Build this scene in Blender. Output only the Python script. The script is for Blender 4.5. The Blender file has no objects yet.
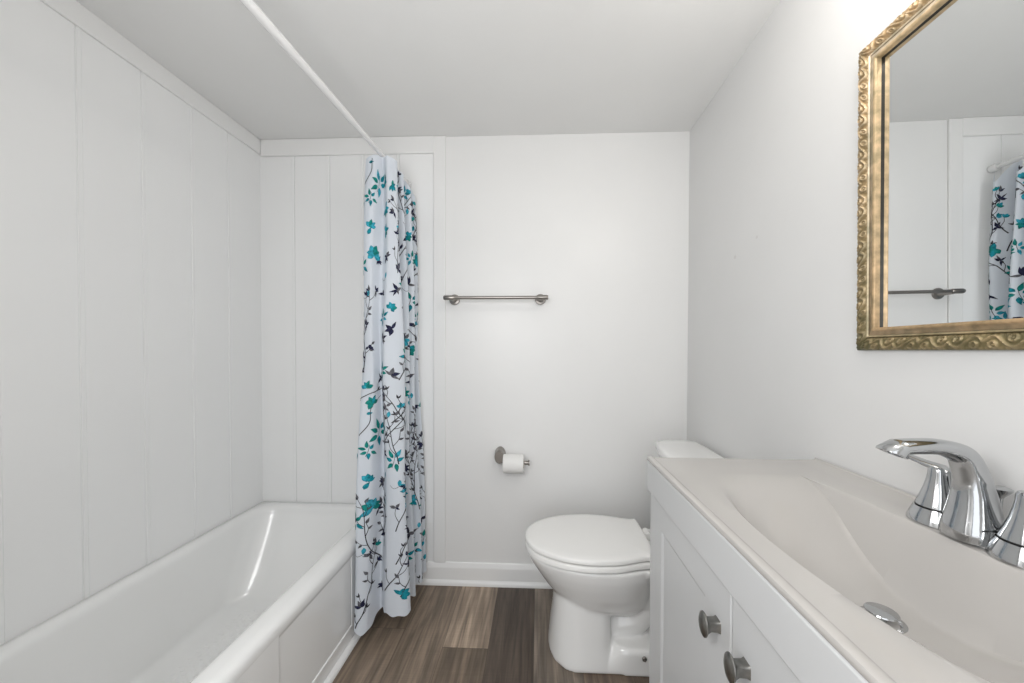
import bpy, bmesh, math, random
from mathutils import Vector, Matrix
random.seed(7)
S = bpy.context.scene
COL = S.collection
# ---------------------------------------------------------------- camera
R, L, D, H = 0.72, -1.399, 1.7975, 2.2113      # right wall, left wall, back wall, ceiling
CZ = 1.163
cd = bpy.data.cameras.new('camera')
cam = bpy.data.objects.new('camera', cd); COL.objects.link(cam)
cd.sensor_fit = 'HORIZONTAL'; cd.sensor_width = 36.0
cd.lens = 366.0 / 1024 * 36
cd.shift_x = -10.9 / 1024
cd.shift_y = 14.1 / 1024
cd.clip_start = 0.02
yaw, pitch, roll = 0.042, -0.0146, 0.0026
cam.matrix_world = (Matrix.Translation((0, 0, CZ)) @ Matrix.Rotation(yaw, 4, 'Z')
                    @ Matrix.Rotation(math.pi / 2 + pitch, 4, 'X') @ Matrix.Rotation(roll, 4, 'Z'))
S.camera = cam
# ---------------------------------------------------------------- world, lamps, exposure
w = bpy.data.worlds.new('world'); S.world = w; w.use_nodes = True
w.node_tree.nodes['Background'].inputs[0].default_value = (0.93, 0.96, 1.0, 1)
w.node_tree.nodes['Background'].inputs[1].default_value = 0.6
S.view_settings.view_transform = 'Standard'
S.view_settings.look = 'None'
S.view_settings.gamma = 1.0
S.view_settings.use_curve_mapping = False
S.view_settings.exposure = 0.14


def lamp(name, kind, loc, energy, color, **kw):
    d = bpy.data.lights.new(name, kind); d.energy = energy; d.color = color
    for k, v in kw.items():
        if k != 'rot': setattr(d, k, v)
    o = bpy.data.objects.new(name, d); COL.objects.link(o); o.location = loc
    if 'rot' in kw: o.rotation_euler = kw['rot']
    return o


# bulbs of the vanity light above the mirror (above the frame of the photo)
for yy in (0.40, 0.57, 0.74):
    lamp('vanity_bulb', 'POINT', (0.47, yy, 2.02), 1.4, (1.0, 0.95, 0.88), shadow_soft_size=0.05)
# invented soft fill, shining in through the doorway behind the camera
lamp('doorway_fill', 'AREA', (0.0, -0.62, 1.15), 7.0, (0.95, 0.975, 1.0), shape='RECTANGLE', size=0.95, size_y=1.9,
     rot=(math.pi / 2, 0, 0))

# soft fill point added left of the camera to lift the room light
lamp('side_fill', 'POINT', (-0.34, 0.06, 1.42), 18.3, (1.0, 0.99, 0.975), shadow_soft_size=0.22)

# ---------------------------------------------------------------- materials


def mat(name, color, rough=0.5, metal=0.0, spec=0.5, coat=0.0, bump=0.0, bscale=60.0, vary=0.0, vscale=4.0, trans=0.0):
    m = bpy.data.materials.new(name); m.use_nodes = True
    nt = m.node_tree; b = nt.nodes['Principled BSDF']
    b.inputs['Base Color'].default_value = (*color, 1)
    b.inputs['Roughness'].default_value = rough
    b.inputs['Metallic'].default_value = metal
    b.inputs['Specular IOR Level'].default_value = spec
    b.inputs['Coat Weight'].default_value = coat
    b.inputs['Coat Roughness'].default_value = 0.08
    tc = nt.nodes.new('ShaderNodeTexCoord')
    if vary:
        n = nt.nodes.new('ShaderNodeTexNoise'); n.inputs['Scale'].default_value = vscale; n.inputs['Detail'].default_value = 4
        nt.links.new(tc.outputs['Object'], n.inputs['Vector'])
        r = nt.nodes.new('ShaderNodeValToRGB')
        r.color_ramp.elements[0].position = 0.3; r.color_ramp.elements[1].position = 0.7
        r.color_ramp.elements[0].color = (*[c * (1 - vary) for c in color], 1)
        r.color_ramp.elements[1].color = (*[min(1, c * (1 + vary)) for c in color], 1)
        nt.links.new(n.outputs['Fac'], r.inputs['Fac'])
        nt.links.new(r.outputs['Color'], b.inputs['Base Color'])
    if bump:
        n = nt.nodes.new('ShaderNodeTexNoise'); n.inputs['Scale'].default_value = bscale; n.inputs['Detail'].default_value = 3
        nt.links.new(tc.outputs['Object'], n.inputs['Vector'])
        bp = nt.nodes.new('ShaderNodeBump'); bp.inputs['Strength'].default_value = bump; bp.inputs['Distance'].default_value = 0.002
        nt.links.new(n.outputs['Fac'], bp.inputs['Height']); nt.links.new(bp.outputs['Normal'], b.inputs['Normal'])
    return m


M = {}
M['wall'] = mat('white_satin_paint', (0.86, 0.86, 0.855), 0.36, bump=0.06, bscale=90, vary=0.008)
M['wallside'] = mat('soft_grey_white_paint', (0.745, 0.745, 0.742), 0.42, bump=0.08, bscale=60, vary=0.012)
def scuffs(m, spots):
    """a few small rubbed marks left on the paint"""
    nt = m.node_tree; N = nt.nodes; K = nt.links; b = N['Principled BSDF']
    src = b.inputs['Base Color'].links[0].from_socket
    tc = N.new('ShaderNodeTexCoord')
    nz = N.new('ShaderNodeTexNoise'); nz.inputs['Scale'].default_value = 70
    K.new(tc.outputs['Object'], nz.inputs['Vector'])
    for p, r in spots:
        d = N.new('ShaderNodeVectorMath'); d.operation = 'DISTANCE'; d.inputs[1].default_value = p
        K.new(tc.outputs['Object'], d.inputs[0])
        ad = N.new('ShaderNodeMath'); ad.operation = 'MULTIPLY_ADD'; ad.inputs[1].default_value = r * 1.4; K.new(nz.outputs['Fac'], ad.inputs[0]); K.new(d.outputs['Value'], ad.inputs[2])
        mr = N.new('ShaderNodeMapRange'); mr.inputs[1].default_value = r; mr.inputs[2].default_value = r * 1.8
        mr.inputs[3].default_value = 0.5; mr.inputs[4].default_value = 0.0; K.new(ad.outputs[0], mr.inputs[0])
        mx = N.new('ShaderNodeMix'); mx.data_type = 'RGBA'; K.new(mr.outputs[0], mx.inputs[0]); K.new(src, mx.inputs[6]); mx.inputs[7].default_value = (0.56, 0.54, 0.53, 1)
        src = mx.outputs[2]
    K.new(src, b.inputs['Base Color'])


scuffs(M['wallside'], [((R, 1.379, 1.507), 0.009), ((R, 1.245, 1.539), 0.007)])
M['ceil'] = mat('flat_ceiling_paint', (0.86, 0.86, 0.852), 0.8, spec=0.2, bump=0.08, bscale=80, vary=0.01)
M['panel'] = mat('white_wall_panel', (0.92, 0.925, 0.925), 0.25, bump=0.03, bscale=25, vary=0.006)
M['trim'] = mat('white_trim_gloss', (0.88, 0.88, 0.875), 0.28, vary=0.006)
M['tub'] = mat('white_enamel', (0.92, 0.925, 0.92), 0.2, coat=0.4, vary=0.008)
M['porcelain'] = mat('toilet_porcelain', (0.88, 0.88, 0.87), 0.10, coat=0.4, vary=0.006)
M['seatplastic'] = mat('white_seat_plastic', (0.90, 0.895, 0.88), 0.22, vary=0.006)
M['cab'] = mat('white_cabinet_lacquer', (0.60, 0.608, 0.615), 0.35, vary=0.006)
M['marble'] = mat('cream_cultured_marble', (0.495, 0.476, 0.457), 0.22, coat=0.3, vary=0.02, vscale=3)
M['chrome'] = mat('chrome', (0.50, 0.51, 0.52), 0.09, metal=1.0, bump=0.03, bscale=220)
M['nickel'] = mat('brushed_nickel', (0.31, 0.29, 0.27), 0.30, metal=1.0, bump=0.05, bscale=300)
M['knob'] = mat('brushed_gunmetal', (0.26, 0.255, 0.24), 0.36, metal=1.0, bump=0.1, bscale=260, vary=0.15, vscale=120)
M['black'] = mat('black_gasket', (0.02, 0.02, 0.02), 0.5)
M['rod'] = mat('white_enamelled_tube', (0.82, 0.82, 0.82), 0.25)
M['paper'] = mat('toilet_tissue', (0.88, 0.875, 0.86), 0.9, spec=0.1, bump=0.3, bscale=180)
M['card'] = mat('brown_cardboard', (0.42, 0.31, 0.2), 0.9)
M['glass'] = mat('silvered_glass', (0.86, 0.875, 0.875), 0.0, metal=1.0)
M['teal'] = mat('teal_print', (0.012, 0.235, 0.30), 0.8, spec=0.2, vary=0.45, vscale=90)
M['aqua'] = mat('aqua_print', (0.04, 0.33, 0.44), 0.8, spec=0.2, vary=0.45, vscale=90)
M['green'] = mat('sea_green_print', (0.01, 0.22, 0.20), 0.8, spec=0.2, vary=0.4, vscale=90)
M['navy'] = mat('navy_print', (0.022, 0.024, 0.06), 0.8, spec=0.2, vary=0.4, vscale=90)
M['greyp'] = mat('grey_print', (0.12, 0.12, 0.135), 0.8, spec=0.2, vary=0.5, vscale=90)
M['stem'] = mat('charcoal_print', (0.05, 0.05, 0.06), 0.8, spec=0.2)


def curtain_material():
    m = bpy.data.materials.new('white_polyester_cloth'); m.use_nodes = True
    nt = m.node_tree; b = nt.nodes['Principled BSDF']; out = nt.nodes['Material Output']
    b.inputs['Base Color'].default_value = (0.785, 0.83, 0.895, 1); b.inputs['Roughness'].default_value = 0.75
    b.inputs['Specular IOR Level'].default_value = 0.2
    t = nt.nodes.new('ShaderNodeBsdfTranslucent'); t.inputs[0].default_value = (0.785, 0.83, 0.895, 1)
    mx = nt.nodes.new('ShaderNodeMixShader'); mx.inputs[0].default_value = 0.22
    nt.links.new(b.outputs[0], mx.inputs[1]); nt.links.new(t.outputs[0], mx.inputs[2]); nt.links.new(mx.outputs[0], out.inputs[0])
    tc = nt.nodes.new('ShaderNodeTexCoord'); n = nt.nodes.new('ShaderNodeTexNoise'); n.inputs['Scale'].default_value = 14
    mp = nt.nodes.new('ShaderNodeMapping'); mp.inputs['Scale'].default_value = (1, 1, 0.25)
    nt.links.new(tc.outputs['Object'], mp.inputs[0]); nt.links.new(mp.outputs[0], n.inputs['Vector'])
    bp = nt.nodes.new('ShaderNodeBump'); bp.inputs['Strength'].default_value = 0.35; bp.inputs['Distance'].default_value = 0.01
    nt.links.new(n.outputs['Fac'], bp.inputs['Height']); nt.links.new(bp.outputs[0], b.inputs['Normal'])
    return m


M['cloth'] = curtain_material()


def floor_material():
    m = bpy.data.materials.new('vinyl_plank'); m.use_nodes = True
    nt = m.node_tree; N = nt.nodes; K = nt.links; b = N['Principled BSDF']
    at = N.new('ShaderNodeVertexColor'); at.layer_name = 'plank'
    uv = N.new('ShaderNodeUVMap'); uv.uv_map = 'UVMap'
    tc = N.new('ShaderNodeTexCoord')
    # grain: noise stretched along the plank (Y), offset per plank by its own colour
    sep = N.new('ShaderNodeVectorMath'); sep.operation = 'SCALE'; sep.inputs['Scale'].default_value = 37.0
    K.new(at.outputs['Color'], sep.inputs[0])
    add = N.new('ShaderNodeVectorMath'); add.operation = 'ADD'
    K.new(tc.outputs['Object'], add.inputs[0]); K.new(sep.outputs[0], add.inputs[1])
    mp = N.new('ShaderNodeMapping'); mp.inputs['Scale'].default_value = (60, 3.2, 60)
    K.new(add.outputs[0], mp.inputs[0])
    n1 = N.new('ShaderNodeTexNoise'); n1.inputs['Scale'].default_value = 1.0; n1.inputs['Detail'].default_value = 6; n1.inputs['Distortion'].default_value = 0.6
    K.new(mp.outputs[0], n1.inputs['Vector'])
    mp2 = N.new('ShaderNodeMapping'); mp2.inputs['Scale'].default_value = (11, 1.6, 11)
    K.new(add.outputs[0], mp2.inputs[0])
    n2 = N.new('ShaderNodeTexNoise'); n2.inputs['Scale'].default_value = 1.0; n2.inputs['Detail'].default_value = 4; n2.inputs['Distortion'].default_value = 1.6
    K.new(mp2.outputs[0], n2.inputs['Vector'])
    mp3 = N.new('ShaderNodeMapping'); mp3.inputs['Scale'].default_value = (5, 260, 5)
    K.new(add.outputs[0], mp3.inputs[0])
    n3 = N.new('ShaderNodeTexNoise'); n3.inputs['Scale'].default_value = 1.0; n3.inputs['Detail'].default_value = 2
    K.new(mp3.outputs[0], n3.inputs['Vector'])
    def ramp(src, a, bb, lo, hi):
        r = N.new('ShaderNodeMapRange'); r.inputs[1].default_value = a; r.inputs[2].default_value = bb
        r.inputs[3].default_value = lo; r.inputs[4].default_value = hi; K.new(src, r.inputs[0]); return r.outputs[0]
    def mul(x, y):
        q = N.new('ShaderNodeMath'); q.operation = 'MULTIPLY'; K.new(x, q.inputs[0]); K.new(y, q.inputs[1]); return q.outputs[0]
    f = mul(ramp(n1.outputs['Fac'], 0.32, 0.68, 0.60, 1.34), ramp(n2.outputs['Fac'], 0.3, 0.7, 0.66, 1.28))
    f = mul(f, ramp(n3.outputs['Fac'], 0.3, 0.7, 0.94, 1.05))
    # narrow dark joint along the plank edges
    sx = N.new('ShaderNodeSeparateXYZ'); K.new(uv.outputs[0], sx.inputs[0])
    def edge(s, wdt):
        a = N.new('ShaderNodeMath'); a.operation = 'SUBTRACT'; a.inputs[1].default_value = 0.5; K.new(s, a.inputs[0])
        c = N.new('ShaderNodeMath'); c.operation = 'ABSOLUTE'; K.new(a.outputs[0], c.inputs[0])
        return ramp(c.outputs[0], 0.5 - wdt, 0.5, 1.0, 0.45)
    f = mul(f, edge(sx.outputs[0], 0.010)); f = mul(f, edge(sx.outputs[1], 0.0022))
    vm = N.new('ShaderNodeVectorMath'); vm.operation = 'SCALE'
    K.new(at.outputs['Color'], vm.inputs[0]); K.new(f, vm.inputs['Scale'])
    K.new(vm.outputs[0], b.inputs['Base Color'])
    b.inputs['Roughness'].default_value = 0.42
    bp = N.new('ShaderNodeBump'); bp.inputs['Strength'].default_value = 0.15; bp.inputs['Distance'].default_value = 0.001
    K.new(n1.outputs['Fac'], bp.inputs['Height']); K.new(bp.outputs[0], b.inputs['Normal'])
    return m


def frame_material():
    m = bpy.data.materials.new('antique_gilded_wood'); m.use_nodes = True
    nt = m.node_tree; N = nt.nodes; K = nt.links; b = N['Principled BSDF']
    at = N.new('ShaderNodeVertexColor'); at.layer_name = 'gilding'
    tc = N.new('ShaderNodeTexCoord')
    n = N.new('ShaderNodeTexNoise'); n.inputs['Scale'].default_value = 55; n.inputs['Detail'].default_value = 5
    K.new(tc.outputs['Object'], n.inputs['Vector'])
    r = N.new('ShaderNodeValToRGB')
    r.color_ramp.elements[0].position = 0.35; r.color_ramp.elements[0].color = (0.62, 0.62, 0.55, 1)
    r.color_ramp.elements[1].position = 0.68; r.color_ramp.elements[1].color = (1.15, 1.08, 1.0, 1)
    K.new(n.outputs['Fac'], r.inputs['Fac'])
    mx = N.new('ShaderNodeMix'); mx.data_type = 'RGBA'; mx.blend_type = 'MULTIPLY'; mx.inputs[0].default_value = 1.0
    K.new(at.outputs['Color'], mx.inputs[6]); K.new(r.outputs['Color'], mx.inputs[7])
    K.new(mx.outputs[2], b.inputs['Base Color'])
    b.inputs['Metallic'].default_value = 0.35; b.inputs['Roughness'].default_value = 0.42
    bp = N.new('ShaderNodeBump'); bp.inputs['Strength'].default_value = 0.35; bp.inputs['Distance'].default_value = 0.0015
    K.new(n.outputs['Fac'], bp.inputs['Height']); K.new(bp.outputs[0], b.inputs['Normal'])
    return m


# ---------------------------------------------------------------- mesh helpers
def link(name, bm, m=None, parent=None, smooth=None, mats=None):
    bmesh.ops.recalc_face_normals(bm, faces=bm.faces[:])
    return link_raw(name, bm, m, parent, smooth, mats)


def link_raw(name, bm, m=None, parent=None, smooth=None, mats=None):
    me = bpy.data.meshes.new(name); bm.to_mesh(me); bm.free()
    for mm in (mats or [m]): me.materials.append(mm)
    if smooth is not None:
        for p in me.polygons: p.use_smooth = True
        me.set_sharp_from_angle(angle=math.radians(smooth))
    o = bpy.data.objects.new(name, me); COL.objects.link(o)
    if parent: o.parent = parent; o.matrix_parent_inverse = parent.matrix_world.inverted()
    return o


def thing(name, label, cat, loc=(0, 0, 0)):
    o = bpy.data.objects.new(name, None); COL.objects.link(o); o.location = loc
    o.empty_display_size = 0.1
    o.matrix_world = Matrix.Translation(loc)
    o['label'] = label; o['category'] = cat
    return o


def tag(o, label, cat):
    o['label'] = label; o['category'] = cat; return o


def struct(o):
    o['kind'] = 'structure'; return o


def box(bm, x0, x1, y0, y1, z0, z1):
    v = [bm.verts.new((x, y, z)) for z in (z0, z1) for y in (y0, y1) for x in (x0, x1)]
    for f in ((0, 2, 3, 1), (4, 5, 7, 6), (0, 1, 5, 4), (2, 6, 7, 3), (0, 4, 6, 2), (1, 3, 7, 5)):
        bm.faces.new([v[i] for i in f])
    return v


def bevel_mod(o, wd, seg=3, ang=40):
    md = o.modifiers.new('bevel', 'BEVEL'); md.width = wd; md.segments = seg; md.limit_method = 'ANGLE'
    md.angle_limit = math.radians(ang); md.harden_normals = False
    return o


def boxobj(name, m, parent, *b, bev=0.0, seg=3):
    bm = bmesh.new(); box(bm, *b)
    o = link(name, bm, m, parent, smooth=35 if bev else None)
    if bev: bevel_mod(o, bev, seg)
    return o


def loft(bm, loops, cap0=True, cap1=True, closed=True):
    rows = [[bm.verts.new(p) for p in lp] for lp in loops]
    n = len(rows[0])
    for a, b in zip(rows, rows[1:]):
        for i in range(n if closed else n - 1):
            j = (i + 1) % n
            bm.faces.new((a[i], a[j], b[j], b[i]))
    if cap0: bm.faces.new(rows[0][::-1])
    if cap1: bm.faces.new(rows[-1])
    return rows


def frames(pts):
    pts = [Vector(p) for p in pts]; out = []
    up = None
    for i, p in enumerate(pts):
        t = (pts[min(i + 1, len(pts) - 1)] - pts[max(i - 1, 0)]).normalized()
        if up is None:
            up = Vector((0, 0, 1)) if abs(t.z) < 0.9 else Vector((0, 1, 0))
        s = t.cross(up).normalized(); up = s.cross(t).normalized()
        out.append((p, s, up))
    return out


def tube(bm, pts, rad, n=16, caps=True, sides=None):
    loops = []
    for i, (p, s, u) in enumerate(frames(pts)):
        r = rad[i] if isinstance(rad, (list, tuple)) else rad
        ra, rb = r if isinstance(r, tuple) else (r, r)
        loops.append([p + s * (ra * math.cos(2 * math.pi * k / n)) + u * (rb * math.sin(2 * math.pi * k / n)) for k in range(n)])
    return loft(bm, loops, caps, caps)


def lathe(bm, prof, origin, axis='Z', n=32, cap0=True, cap1=True):
    ox, oy, oz = origin; loops = []
    for r, h in prof:
        lp = []
        for k in range(n):
            a = 2 * math.pi * k / n; c, s = r * math.cos(a), r * math.sin(a)
            lp.append({'Z': (ox + c, oy + s, oz + h), 'Y': (ox + c, oy + h, oz + s), 'X': (ox + h, oy + c, oz + s)}[axis])
        loops.append(lp)
    return loft(bm, loops, cap0, cap1)


def rrect(x0, x1, y0, y1, r, n=10):
    r = min(r, (x1 - x0) / 2 - 1e-4, (y1 - y0) / 2 - 1e-4); pts = []
    for cx, cy, a0 in ((x1 - r, y1 - r, 0), (x0 + r, y1 - r, 90), (x0 + r, y0 + r, 180), (x1 - r, y0 + r, 270)):
        for k in range(n + 1):
            a = math.radians(a0 + 90 * k / n); pts.append((cx + r * math.cos(a), cy + r * math.sin(a)))
    return pts


def lerp_table(tab, x):
    for (a, b), (c, d) in zip(tab, tab[1:]):
        if x <= c: return b + (d - b) * (x - a) / (c - a) if x > a else b
    return tab[-1][1]


def smooth_poly(pts, sub=8, closed=False):
    out = []; n = len(pts)
    P = [Vector(p) for p in pts]
    rng = range(n if closed else n - 1)
    for i in rng:
        if closed: a, b, c, d = P[(i - 1) % n], P[i], P[(i + 1) % n], P[(i + 2) % n]
        else: a, b, c, d = P[max(i - 1, 0)], P[i], P[i + 1], P[min(i + 2, n - 1)]
        for k in range(sub):
            t = k / sub
            out.append(0.5 * ((2 * b) + (c - a) * t + (2 * a - 5 * b + 4 * c - d) * t * t + (3 * b - a - 3 * c + d) * t ** 3))
    if not closed: out.append(P[-1])
    return out


# ================================================================ ROOM SHELL
YN = -0.36                                       # near wall (with the open doorway behind the camera)
T = 0.1


def make_floor():
    bm = bmesh.new(); cl = bm.loops.layers.float_color.new('plank')
    uvl = bm.loops.layers.uv.new('UVMap')
    tones = dict(tan=(0.37, 0.285, 0.215), mid=(0.225, 0.172, 0.128), brown=(0.180, 0.135, 0.098), dark=(0.092, 0.068, 0.052),
                 warm=(0.185, 0.135, 0.10), grey=(0.215, 0.175, 0.14))
    seams = [-1.44, -1.26, -1.08, -0.902, -0.726, -0.550, -0.371, -0.192, -0.014, 0.165, 0.343, 0.521, 0.72]
    cols = {4: [(1.489, 'brown'), (3, 'brown')], 5: [(0.6, 'brown'), (3, 'mid')], 6: [(1.402, 'brown'), (3, 'tan')],
            7: [(0.7, 'mid'), (3, 'dark')], 8: [(1.2, 'warm'), (3, 'grey')], 9: [(0.9, 'mid'), (3, 'warm')]}
    cols[4] = [(1.489, 'mid'), (3, 'brown')]
    rnd = random.Random(3)
    for i in range(len(seams) - 1):
        x0, x1 = seams[i], seams[i + 1]
        segs = cols.get(i, [(rnd.uniform(0.3, 1.4), rnd.choice(['mid', 'brown', 'dark'])), (3, rnd.choice(['tan', 'mid', 'warm']))])
        segs = [(segs[0][0] - 1.22, 'tan' if segs[0][1] != 'tan' else 'mid')] + segs
        y = -1.4
        for e, c in segs:
            e = min(e, D)
            if e <= y: continue
            v = [bm.verts.new(p) for p in ((x0, y, 0), (x1, y, 0), (x1, e, 0), (x0, e, 0))]
            f = bm.faces.new(v); k = tones[c]; j = rnd.uniform(0.95, 1.05)
            for lp, u in zip(f.loops, ((0, 0), (1, 0), (1, 1), (0, 1))):
                lp[cl] = (k[0] * j, k[1] * j, k[2] * j, 1); lp[uvl].uv = u
            y = e
    v = [bm.verts.new(p) for p in ((-1.5, -1.4, -0.05), (0.82, -1.4, -0.05), (0.82, D, -0.05), (-1.5, D, -0.05))]
    f = bm.faces.new(v[::-1])
    for lp in f.loops: lp[cl] = (0.1, 0.08, 0.07, 1)
    for f in bm.faces:
        f.normal_update()
    return struct(link_raw('floor', bm, floor_material()))


make_floor()
struct(boxobj('ceiling', M['ceil'], None, L - T, R + T, YN - T - 0.9, D + T, H, H + T))
struct(boxobj('wall_back', M['wall'], None, L - T, R + T, D, D + T, -0.02, H))
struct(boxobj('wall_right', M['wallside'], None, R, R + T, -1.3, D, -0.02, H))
# near wall with doorway
bm = bmesh.new()
box(bm, L, -0.46, YN - T, YN, 0, H); box(bm, 0.46, R, YN - T, YN, 0, H); box(bm, -0.46, 0.46, YN - T, YN, 2.05, H)
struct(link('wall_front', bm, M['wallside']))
# end wall of the tub alcove (left of the camera, out of frame)
struct(boxobj('wall_alcove', M['panel'], None, L, -0.66, 0.16, 0.26, 0, H))


def panel_wall(name, seams, axis, a0, a1, z0, z1, base):
    """sheet panel with narrow raised joint strips; axis 'Y' = left wall, 'X' = back wall"""
    bm = bmesh.new()
    prof = [(a0, 0.0)]
    for s in sorted(seams):
        prof += [(s - 0.0085, 0.0), (s - 0.0065, -0.0022), (s - 0.0052, 0.0022), (s + 0.0052, 0.0022), (s + 0.0065, -0.0022), (s + 0.0085, 0.0)]
    prof.append((a1, 0.0))
    def P(a, h, z):
        return (base + h, a, z) if axis == 'Y' else (a, base - h, z)
    rows = [[bm.verts.new(P(a, h, z)) for a, h in prof] for z in (z0, z1)]
    back = [[bm.verts.new(P(a, -0.02, z)) for a in (a0, a1)] for z in (z0, z1)]
    for i in range(len(prof) - 1):
        bm.faces.new((rows[0][i], rows[0][i + 1], rows[1][i + 1], rows[1][i]))
    bm.faces.new((back[0][0], back[1][0], back[1][1], back[0][1]))
    bm.faces.new((rows[0][0], rows[1][0], back[1][0], back[0][0]))
    bm.faces.new((rows[0][-1], back[0][1], back[1][1], rows[1][-1]))
    bm.faces.new(rows[0][::-1] + [back[0][0], back[0][1]]); bm.faces.new(rows[1] + [back[1][1], back[1][0]])
    return struct(link(name, bm, M['panel']))


struct(boxobj('wall_left', M['panel'], None, L - T, L - 0.02, YN - T, D, -0.02, H))
panel_wall('wall_left_panelling', [0.705, 0.886, 1.067, 1.249, 1.433, 1.607], 'Y', 0.26, D, 0.3, H, L)
panel_wall('wall_back_panelling', [-1.228, -1.047, -0.874, -0.695], 'X', L, -0.519, 0.3, H, D - 0.003)
# the cover boards along the ceiling, the upright batten, floor mouldings
struct(boxobj('trim_1', M['trim'], None, L, L + 0.009, 0.26, D - 0.003, 2.139, H, bev=0.003, seg=2))
struct(boxobj('trim_2', M['trim'], None, L + 0.009, -0.512, D - 0.0135, D - 0.003, 2.128, H, bev=0.004, seg=2))
struct(boxobj('trim_3', M['trim'], None, -0.5175, -0.457, D - 0.010, D, 0.1045, H, bev=0.003, seg=2))


def moulding(name, prof, x0, x1):
    bm = bmesh.new()
    loft(bm, [[(x, D - d, z) for d, z in prof] for x in (x0, x1)])
    return struct(link(name, bm, M['trim'], smooth=50))


bp = [(0, 0), (0.026, 0), (0.026, 0.008), (0.024, 0.015), (0.019, 0.021), (0.0145, 0.024), (0.0145, 0.079), (0.0135, 0.087), (0.009, 0.094),
      (0.0085, 0.100), (0.005, 0.105), (0, 0.105)]
moulding('baseboard_back', bp, -0.70, R)
bm = bmesh.new()
loft(bm, [[(R - d, y, z) for d, z in bp] for y in (0.98, D - 0.027)])
struct(link('baseboard_right', bm, M['trim'], smooth=50))
# quarter round along the foot of the tub
bm = bmesh.new()
q = [(0, 0)] + [(0.019 * math.cos(a * math.pi / 16), 0.019 * math.sin(a * math.pi / 16)) for a in range(9)]
loft(bm, [[(-0.7345 + d, y, z) for d, z in q] for y in (0.262, D - 0.028)])
struct(link('trim_4', bm, M['trim'], smooth=50))

# ================================================================ BATHTUB
TX0, TX1, TY0, TY1, TZ = L + 0.002, -0.735, 0.264, D - 0.006, 0.3935


def make_tub():
    t = thing('bathtub', 'long white enamel alcove tub along the panelled wall, with recessed front apron', 'bathtub', (-1.06, 1.03, 0))
    loops = []
    NR = 12

    def lp(x0, x1, y0, y1, r, z): loops.append([(x, y, z) for x, y in rrect(x0, x1, y0, y1, r, NR)])
    fx = TX1
    lp(TX0, fx - 0.0045, TY0, TY1, 0.012, 0.0)
    lp(TX0, fx - 0.0045, TY0, TY1, 0.012, 0.01)
    lp(TX0, fx - 0.0045, TY0, TY1, 0.012, 0.334)
    lp(TX0, fx - 0.0045, TY0, TY1, 0.012, 0.338)
    lp(TX0, fx - 0.002, TY0, TY1, 0.012, 0.343)
    lp(TX0, fx, TY0, TY1, 0.012, 0.352)
    # rolled rim
    for a in range(0, 91, 15):
        c, s = math.cos(math.radians(a)), math.sin(math.radians(a))
        e = 0.030 * (1 - c)
        lp(TX0 + e * 0.15, fx - e, TY0 + e * 0.15, TY1 - e * 0.15, 0.013, 0.3635 + 0.030 * s)
    # inside lip, rounding over
    il, ir, n0, n1 = TX0 + 0.022, fx - 0.056, TY0 + 0.09, TY1 - 0.022
    for a in range(0, 91, 15):
        c, s = math.cos(math.radians(a)), math.sin(math.radians(a))
        e = 0.026 * s
        lp(il + e, ir - e, n0 + e, n1 - e, 0.10 + 0.02 * s, TZ - 0.026 * (1 - c))
    # walls: steep on the long sides, sloping back rest at the far end
    for f, z, r in ((0.06, 0.35, 0.125), (0.25, 0.29, 0.13), (0.5, 0.215, 0.135), (0.72, 0.15, 0.135), (0.86, 0.112, 0.125), (0.94, 0.092, 0.115), (1.0, 0.080, 0.10)):
        g = f ** 1.15
        lp(il + 0.026 + 0.024 * g, ir - 0.026 - 0.040 * g, n0 + 0.026 + 0.06 * g, n1 - 0.026 - 0.195 * g, r, z)
    for d, z in ((0.012, 0.0725), (0.03, 0.068), (0.06, 0.066)):
        lp(il + 0.050 + d, ir - 0.066 - d, n0 + 0.086 + d, n1 - 0.221 - d, 0.09, z)
    bm = bmesh.new(); loft(bm, loops, False, True)
    o = link('basin', bm, M['tub'], t, smooth=60)
    # apron: framed front with a recessed field
    bm = bmesh.new()
    xs, xf = fx - 0.012, fx - 0.0004

    def fr(y0, y1, z0, z1, x=xf): box(bm, xs - 0.01, x, y0, y1, z0, z1)
    fr(TY0, 1.003, 0.0, 0.359)
    fr(1.41, TY1, 0.0, 0.345, xf - 0.002)
    fr(1.003, 1.41, 0.0, 0.070)
    o = link('apron', bm, M['tub'], t, smooth=40); bevel_mod(o, 0.0035, 3)
    # fine non-slip grid on the bottom
    bm = bmesh.new()
    for i in range(17):
        for j in range(60):
            x = -1.235 + i * 0.0195; y = 0.56 + j * 0.0155
            if (i + j) % 2: box(bm, x, x + 0.011, y, y + 0.0085, 0.0655, 0.0675)
    o = link('slip_resistant_texture', bm, M['tub'], t); o['kind'] = 'stuff'
    bm = bmesh.new(); lathe(bm, [(0.030, 0.0), (0.030, 0.003), (0.022, 0.005)], (-1.07, 0.48, 0.066), 'Z', 24)
    o = link('drain', bm, M['chrome'], t, smooth=40); o['label'] = 'chrome tub drain'


make_tub()

# ================================================================ CURTAIN ROD + CURTAIN
RX = -0.66


ROD_Z = 1.975


def rod_x(y): return -0.6805 + (y - 0.841) * 0.0405


def rod_z(y): return ROD_Z


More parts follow.
